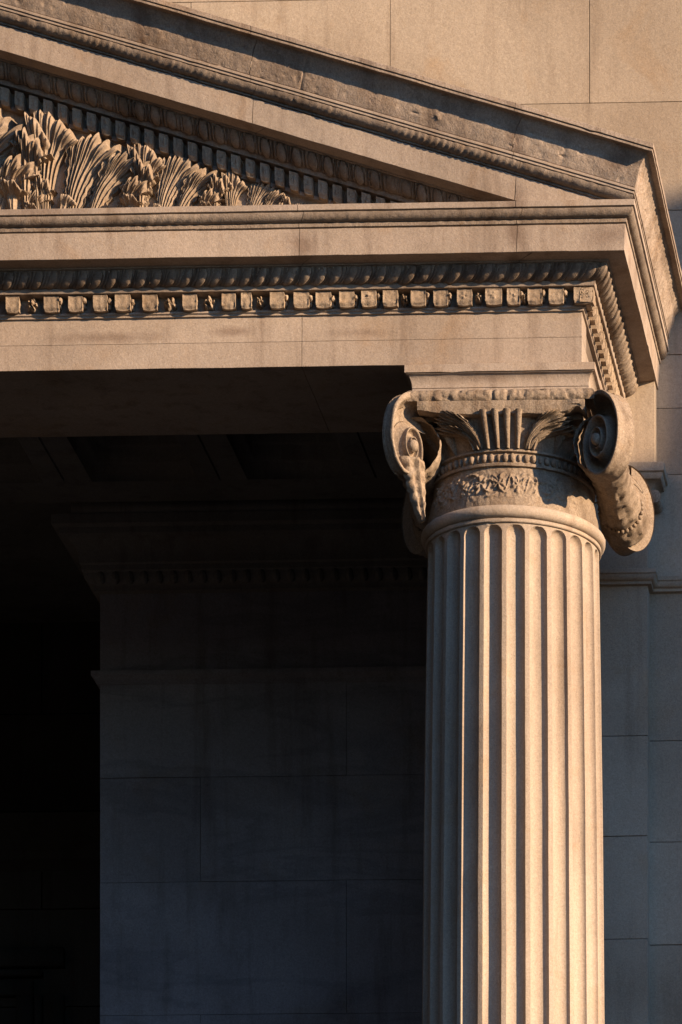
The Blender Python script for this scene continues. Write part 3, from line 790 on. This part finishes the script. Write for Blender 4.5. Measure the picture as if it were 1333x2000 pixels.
# volutes ------------------------------------------------------------------
DEC = 0.84
def rs(th):      # th in quarters past the top
    return 0.250 * DEC ** th
def volute(E, d, n, sgn, yback, fl, rs=None, us=0.72, th_=0.10):
    rs = rs or (lambda q: 0.250 * DEC ** q)
    """E eye; d outward horizontal direction; n face normal"""
    E = Vector(E); d = Vector((*d, 0)).normalized(); n = Vector((*n, 0)).normalized(); up_ = Vector((0, 0, 1))
    P = []; TH = 10.2; nn = 300; ext = 0.20
    def hprof(t, sc_):
        # rim, then hollow channel, rising to next rim
        if t < 0.03: h = 0.80 + 0.2 * t / 0.03
        elif t < 0.17: h = 1.0
        elif t < 0.22: h = 1.0 - 0.3 * (t - 0.17) / 0.05
        else:
            q = (t - 0.22) / 0.78
            h = 0.70 - ((2.7 if s < 3 else 1.6) if th_ > 0.08 else 1.55) * math.sin(PI * q ** 0.8) ** 0.7 - 0.2 * q
        return 0.034 * h * sc_
    M = 22
    for i in range(nn + 1):
        s = -1.2 + (TH + 1.2) * i / nn
        row = []
        for j in range(-9, M + 1):
            if j < 0:
                t = 0.0
            else: t = j / M
            if s < 0:
                r0, r1 = rs(0), rs(4)
                u = s / 1.2 * ext; v = r0 - t * (r0 - r1); sc_ = 1.0
            else:
                r0 = rs(s); r1 = rs(s + 4); r = r0 - t * (r0 - r1)
                a = PI / 2 - s * PI / 2
                u, v = r * math.cos(a), r * math.sin(a); sc_ = (r0 / 0.25) ** 0.75
            wid = 0.0
            h = hprof(t, sc_) + 0.0012 * fbm(u * 30, v * 30, 2)
            if j < 0:    # outer edge going back (only matters on the first turn)
                e_ = -j / 9.0
                h = hprof(0, sc_) - (th_ if s < 3.8 else 0.03) * e_
                if s < 3.8:
                    g_ = -0.010 * math.sin(PI * e_) ** 2 + 0.006 * math.exp(-((e_ - 0.5) / 0.12) ** 2) + 0.004 * fbm(s * 5, e_ * 4, 6)
                    k_ = 1 + g_ / max(0.05, math.hypot(u, v)); u *= k_; v *= k_
            row.append(E + d * (u * us) + up_ * v + n * (h + 0.055 * (1 - sc_)))
        P.append(row)
    mb = MB(); mb.grid(P, flip=fl)
    # eye
    c = E + n * 0.045
    mb.ellipsoid(c, (0.027, 0.027, 0.030), 12, 16)
    # back plate
    rows = []
    for q in (1.0, 0.5, 0.0):
        rows.append([E + d * (us * rs(s_) * q * math.cos(PI / 2 - s_ * PI / 2)) + up_ * (rs(s_) * q * math.sin(PI / 2 - s_ * PI / 2)) - n * (th_ - 0.036) for s_ in [4 * k / 40 for k in range(41)]])
    mb.grid(rows, flip=fl)
    return mb
ER = (0.505, -0.485, 10.785); EL = (-0.468, -0.485, 10.768)
def rs_left(q):      # the left scroll has a long sweep and a small curl
    tab = [0.272, 0.215, 0.135, 0.112, 0.096, 0.080, 0.066, 0.055, 0.046]
    q = max(0.0, q); k = int(q); f_ = q - k
    if k >= 8: return 0.045 * 0.85 ** (q - 8)
    return tab[k] * (1 - f_) + tab[k + 1] * f_
volute(ER, (0.74, -0.67), (-0.67, -0.74), 1, 0, True).build('volute', M_CAP, cl, amp=0.0015, smooth=50, label='scroll nearest the corner, face in shade')
volute(EL, (-0.62, -0.785), (0.785, -0.62), -1, 0, False, rs_left, 0.62, 0.062).build('volute', M_CAP, cl, amp=0.0015, smooth=50, label='scroll over the dark porch, inner face sunlit')
volute((0.50, 0.56, 10.78), (1, 1), (-1, 1), 1, 0, False).build('volute', M_CAP, cl, amp=0.0015, smooth=50)
volute((-0.50, 0.56, 10.78), (-1, 1), (1, 1), -1, 0, True).build('volute', M_CAP, cl, amp=0.0015, smooth=50)
def bolster(A, B, sx):
    A, B = Vector(A), Vector(B); P = []; nn = 90; na = 56
    ax = (B - A).normalized(); up_ = Vector((0, 0, 1)); rt = ax.cross(up_).normalized(); up_ = rt.cross(ax)
    for i in range(nn + 1):
        t = i / nn
        r = 0.094 + 0.046 * abs(2 * t - 1) ** 2.2 * (1.2 if t < 0.5 else 0.9)
        if 0.70 < t < 0.76: r += 0.008 * math.sin(PI * (t - 0.70) / 0.06)
        if t > 0.95: r *= math.cos((t - 0.95) / 0.05 * PI / 2) ** 0.5 if t < 1 else 0.02
        if t < 0.03: r *= 0.9
        row = []
        for k in range(na):
            a = 2 * PI * k / na
            sc1 = 0.005 * math.cos(11 * a + 2.0 * math.sin(t * 9 + a * 2)) * fbm(a * 1.5, t * 4, sx) * 2 + 0.006 * fbm(math.cos(a) * 3 + sx, math.sin(a) * 3, t * 12) + 0.0035 * (1 - 2 * abs(math.sin(PI * (t * 9 + 0.35 * abs(math.sin(2.5 * a)))))) + 0.0035 * sst(0.1, 0.4, noise.noise(Vector((math.cos(a) * 7, math.sin(a) * 7, t * 26 + sx))))
            rr = r + (sc1 if t < 0.95 else 0)
            row.append(A + (B - A) * t + rt * (rr * math.cos(a)) + up_ * (rr * math.sin(a) * 1.08))
        P.append(row)
    mb = MB(); mb.grid(P, cv=True, flip=True)
    # beaded strap
    t = 0.80
    r = 0.096 + 0.046 * abs(2 * t - 1) ** 2.2 * 0.9
    for k in range(30):
        a = 2 * PI * k / 30; c = A + (B - A) * t + rt * (r * math.cos(a)) + up_ * (r * math.sin(a) * 1.08)
        mb.ellipsoid(c, (0.011, 0.013, 0.011), 5, 8)
    return mb
bolster((0.485, -0.43, 10.80), (0.512, 0.55, 10.745), 1).build('bolster', M_CAP, cl, amp=0.002, smooth=60, label='rounded leafy roll running back from the right scroll')
bolster((-0.45, -0.43, 10.80), (-0.455, 0.55, 10.745), 2).build('bolster', M_CAP, cl, amp=0.002, smooth=60)
# leaf hanging below the left scroll, and its twin on the right
for sg, E_ in ((1, EL),):
    nrm = Vector((sg, -1, 0)).normalized(); dd = Vector((sg, 1, 0)).normalized() * 1.0
    mb = MB()
    def mp(u, v, h, E_=E_, nrm=nrm, dd=dd, sg=sg):
        # hangs downward: v runs down
        base = Vector((E_[0], E_[1], 10.705)) + nrm * (0.03) + dd * 0.01
        return base + dd * (u + 0.28 * v) * 1.0 + Vector((0, 0, -v)) + nrm * (h + 0.01 - 0.12 * v)
    P = []
    nu, nv = 28, 60
    for j in range(nv + 1):
        t = j / nv; v = 0.285 * t; row = []
        wd = 0.076 * (1 - t) ** 0.60 * (0.78 + 0.22 * abs(math.sin(PI * (t * 5 + 0.2))) ** 0.6) + 0.001
        for i in range(nu + 1):
            q = -1 + 2 * i / nu
            h = 0.030 * (1 - q * q) * (1 - 0.5 * t) + 0.006 * (1 - 2 * abs(math.sin(PI * (t * 5 - abs(q) * 1.1 + 0.2)))) * (1 - t * 0.4) * min(1, 3 * abs(q)) + 0.008 * math.exp(-(q / 0.14) ** 2) + 0.004 * fbm(q * 3, t * 9, 3) + 0.004 * math.cos(q * 9)
            if i in (0, nu) or j == nv: h = -0.02
            row.append(mp(q * wd, v, h))
        P.append(row)
    mb.grid(P, flip=(sg < 0))
    mb.build('hanging_leaf', M_CAP, cl, amp=0.0012, smooth=60)
# column base (below the picture)
mb = MB(); mb.lathe([(0.66, 2.55), (0.68, 2.60), (0.66, 2.66), (0.60, 2.68), (0.56, 2.71), (0.57, 2.74), (0.58, 2.77), (0.55, 2.80), (0.49, 2.82)], n=96); mb.box(-0.7, 0.7, -0.7, 0.7, 2.4, 2.55)
mb.build('base', M_SHAFT, cl)

# ================================================================== PORCH INTERIOR
pc_ = empty('coffered_ceiling', 'stone ceiling, coloured near-black for shade, with square sunken coffers inside the porch', 'ceiling', (-2.5, 2.0, 11.95))
ZC = 11.95
def coffer(x0, x1, y0, y1):
    mb = MB(); dz = 0.0
    xa, xb, ya, yb = x0, x1, y0, y1; z = ZC
    ring = [(xa, ya), (xb, ya), (xb, yb), (xa, yb)]
    levels = [(0, 0), (0, 0.09), (0.05, 0.09), (0.05, 0.17), (0.10, 0.17), (0.10, 0.25), (0.14, 0.25), (0.14, 0.30)]
    P = []
    for ins, hh in levels:
        P.append([(xa + ins, ya + ins, z + hh), (xb - ins, ya + ins, z + hh), (xb - ins, yb - ins, z + hh), (xa + ins, yb - ins, z + hh)])
    cx_, cy_ = (xa + xb) / 2, (ya + yb) / 2
    P.append([(cx_, cy_, z + 0.30)] * 4)
    mb.grid(P, cv=True)
    return mb
pitchx = 0.888; xr0 = -1.165
cell = MB()
ys = [0.445, 0.62, 1.36, 1.55, 2.29, 2.42, 3.10, 3.42]
xs_ = []
for k in range(-1, 8):
    xc = xr0 - pitchx * k      # joint line between coffers
    xs_.append(xc)
for k in range(-1, 7):
    xa = xr0 - pitchx * (k + 1) + 0.155; xb = xr0 - pitchx * k - 0.125
    for yi in (1, 3, 5):
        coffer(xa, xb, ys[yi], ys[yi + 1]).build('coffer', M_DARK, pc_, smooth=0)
# the lattice between the coffers
for yi in (0, 2, 4, 6):
    cell.grid([[(x_, ys[yi], ZC) for x_ in (-7.6, 0.6)], [(x_, ys[yi + 1], ZC) for x_ in (-7.6, 0.6)]], flip=True)
for yi in (1, 3, 5):
    for k in range(-1, 8):
        xb = xr0 - pitchx * k + 0.155; xa = xr0 - pitchx * k - 0.125
        for a_, b_ in ((xa, xr0 - pitchx * k - 0.006), (xr0 - pitchx * k + 0.006, xb)):
            cell.grid([[(a_, ys[yi], ZC), (b_, ys[yi], ZC)], [(a_, ys[yi + 1], ZC), (b_, ys[yi + 1], ZC)]], flip=True)
        g0 = xr0 - pitchx * k
        cell.grid([[(g0 - 0.006, y_, ZC), (g0 - 0.006, y_, ZC + 0.02), (g0 + 0.006, y_, ZC + 0.02), (g0 + 0.006, y_, ZC)] for y_ in (ys[yi], ys[yi + 1])])
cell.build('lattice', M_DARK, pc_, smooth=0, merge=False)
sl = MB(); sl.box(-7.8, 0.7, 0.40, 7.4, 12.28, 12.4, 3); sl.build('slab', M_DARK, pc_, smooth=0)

ip = empty('inner_pier', 'stone pier deep in the shaded porch, coloured blue-grey for its shade, with thin moulding band', 'pier', (-1.4, 3.9, 2.4))
PYF = 3.65; PXL = -2.855
mb = MB()
rowsP = [2.4, 3.0, 3.6, 4.2, 4.8, 5.4, 6.0, 6.6, 7.2, 7.85, 8.45, 9.06, 9.83, 10.435, 10.975]
vj = {13: [-1.42], 12: [-2.27], 11: [-1.42], 10: [-2.27]}
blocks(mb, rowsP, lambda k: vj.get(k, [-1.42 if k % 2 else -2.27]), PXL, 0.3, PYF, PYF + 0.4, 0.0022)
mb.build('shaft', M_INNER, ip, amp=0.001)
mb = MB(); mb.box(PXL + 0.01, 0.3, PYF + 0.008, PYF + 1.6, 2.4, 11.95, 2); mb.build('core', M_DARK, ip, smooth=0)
def bar_left(mb, prof, xc, x1, yf, yb):
    n = 40
    mb.grid([[((xc - p) + (x1 - xc + p) * i / n, yf - p, z) for p, z in prof] for i in range(n + 1)], flip=True)
    mb.grid([[(xc - p, yb + (yf - p - yb) * i / 8, z) for p, z in prof] for i in range(9)], flip=True)
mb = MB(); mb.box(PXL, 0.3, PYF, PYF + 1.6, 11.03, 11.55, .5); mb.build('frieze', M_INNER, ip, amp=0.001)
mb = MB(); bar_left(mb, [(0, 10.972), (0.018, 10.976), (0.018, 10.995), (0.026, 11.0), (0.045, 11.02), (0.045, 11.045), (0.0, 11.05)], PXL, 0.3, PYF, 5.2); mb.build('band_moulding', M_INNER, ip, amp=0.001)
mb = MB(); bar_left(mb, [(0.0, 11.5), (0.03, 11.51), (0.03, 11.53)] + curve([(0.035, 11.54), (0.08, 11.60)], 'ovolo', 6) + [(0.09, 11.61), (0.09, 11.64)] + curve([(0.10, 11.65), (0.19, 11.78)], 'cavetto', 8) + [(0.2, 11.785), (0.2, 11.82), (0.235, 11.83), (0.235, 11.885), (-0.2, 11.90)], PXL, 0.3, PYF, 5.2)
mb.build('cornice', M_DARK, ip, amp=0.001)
xx = PXL + 0.02
while xx < 0.2:
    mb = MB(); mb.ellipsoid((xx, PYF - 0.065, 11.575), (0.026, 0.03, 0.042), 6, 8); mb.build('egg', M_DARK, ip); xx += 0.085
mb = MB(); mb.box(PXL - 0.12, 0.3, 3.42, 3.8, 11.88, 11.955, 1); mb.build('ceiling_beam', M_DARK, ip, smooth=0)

bk = empty('porch_back_wall', 'back wall of the porch, coloured black for shade, with a faint doorway surround', 'wall', (-4.5, 6.4, 2.4))
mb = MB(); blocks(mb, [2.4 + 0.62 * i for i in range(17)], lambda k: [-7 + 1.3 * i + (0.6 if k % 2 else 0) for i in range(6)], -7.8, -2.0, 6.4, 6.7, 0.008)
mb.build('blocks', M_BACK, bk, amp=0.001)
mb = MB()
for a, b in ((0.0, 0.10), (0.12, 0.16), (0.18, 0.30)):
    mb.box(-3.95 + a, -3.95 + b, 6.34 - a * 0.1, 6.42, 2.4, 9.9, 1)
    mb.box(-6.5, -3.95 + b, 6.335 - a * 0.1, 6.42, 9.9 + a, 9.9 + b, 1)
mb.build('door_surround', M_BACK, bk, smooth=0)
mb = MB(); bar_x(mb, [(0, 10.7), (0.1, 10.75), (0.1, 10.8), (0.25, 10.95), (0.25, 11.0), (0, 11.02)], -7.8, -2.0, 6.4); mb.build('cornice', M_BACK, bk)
sw = empty('porch_end_wall', 'plain stone wall, coloured dark for shade, closing the far left end of the porch', 'wall', (-7.7, 3.4, 2.4))
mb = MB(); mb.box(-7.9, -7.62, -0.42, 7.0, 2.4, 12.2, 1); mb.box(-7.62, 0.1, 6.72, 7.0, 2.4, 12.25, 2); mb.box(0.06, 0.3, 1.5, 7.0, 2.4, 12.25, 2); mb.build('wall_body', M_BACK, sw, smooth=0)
pod = empty('podium', 'stone podium with steps carrying the columns', 'podium', (-3, 1, 0))
mb = MB(); mb.box(-8.0, 1.0, -1.0, 7.0, 0.0, 2.4, 2); mb.build('podium_body', M_GROUND, pod, smooth=0)
for i in range(14):
    mb = MB(); mb.box(-7.0, -0.9, -1.0 - 0.32 * (14 - i), -1.0 - 0.32 * (13 - i) + (0 if i < 13 else -0.001), 0.0, 0.171 * (i + 1) * 0.98, 2); mb.build('step', M_STEP, pod, smooth=0)

# ================================================================== SHADE BLOCKER ON THE RIGHT (unseen, added to shade the wall)
nb = empty('wall_shade_blocker', 'unseen square block added to the right of the portico to shade the wall, stepped top', 'building', (20, 0, 0))
ua = Vector((math.sin(SUN_AZ), -math.cos(SUN_AZ), 0)); ub = Vector((math.cos(SUN_AZ), math.sin(SUN_AZ), 0))
NBX = 17.1
NBY = -8.05; NBY2 = -7.62
tn = math.tan(SUN_EL); sa, ca = math.sin(SUN_AZ), math.cos(SUN_AZ)
mb = MB(); mb.box(NBX, NBX + 4, NBY, NBY + 4.5, 0, 16.25, 3); mb.build("walls", M_STEP, nb, smooth=0)
mb = MB(); mb.box(NBX, NBX + 3.6, NBY2 - 0.06, NBY2 + 3.8, 16.251, 17.1, 3); mb.box(NBX - 0.2, NBX + 3.8, NBY2, NBY2 + 4.0, 17.1, 17.6, 3); mb.build('attic', M_STEP, nb, smooth=0)  # step shaped to fit the shadow edge on the wall
for j in range(3):
    mb = MB(); y0 = NBY + 1.4; z0 = 2.5 + j * 4.4
    mb.box(NBX - 0.05, NBX - 0.002, y0, y0 + 1.5, z0, z0 + 0.15, 3); mb.box(NBX - 0.05, NBX - 0.002, y0, y0 + 1.5, z0 + 2.3, z0 + 2.45, 3)
    mb.box(NBX - 0.049, NBX - 0.002, y0, y0 + 0.15, z0 + 0.15, z0 + 2.3, 3); mb.box(NBX - 0.049, NBX - 0.002, y0 + 1.35, y0 + 1.5, z0 + 0.15, z0 + 2.3, 3)
    mb.build('window_surround', M_FACE, nb, smooth=0)

# ================================================================== SKY BLOCKERS (unseen blocks added behind the camera to cut sky light)
for bi, (x0, x1, hh, lab) in enumerate(((-75, -32, 52, 'wide dark block added across the street behind the camera to cut sky light'), (-31, -3, 78, 'narrow tall dark block added across the street behind the camera to cut sky light'))):
    ob = empty('street_sky_blocker', lab, 'building', (x0, -52, 0), group='added sky blockers')
    mb = MB(); mb.box(x0, x1, -66, -52, 0, hh, 8); mb.build('walls', M_GROUND, ob, smooth=0)
    mb = MB(); mb.box(x0 - 0.3, x1 + 0.3, -66, -51.5, hh, hh + 0.8, 8); mb.build('cornice', M_STEP, ob, smooth=0)
    mb = MB(); mb.box(x0 - 0.15, x1 + 0.15, -66, -51.8, 5.0, 5.5, 8); mb.build('string_course', M_STEP, ob, smooth=0)
tw = empty('left_sky_blocker', 'tall dark unseen block added on the left to cut sky light', 'building', (-22, -20, 0))
mb = MB(); mb.box(-45, -15, -49, 40, 0, 80, 10); mb.build('walls', M_BLOCKER, tw, smooth=0)  # added to hold sky light off the column and porch
mb = MB(); mb.box(-45.4, -14.5, -49.4, 40, 80, 81, 10); mb.build('cornice', M_BLOCKER, tw, smooth=0)
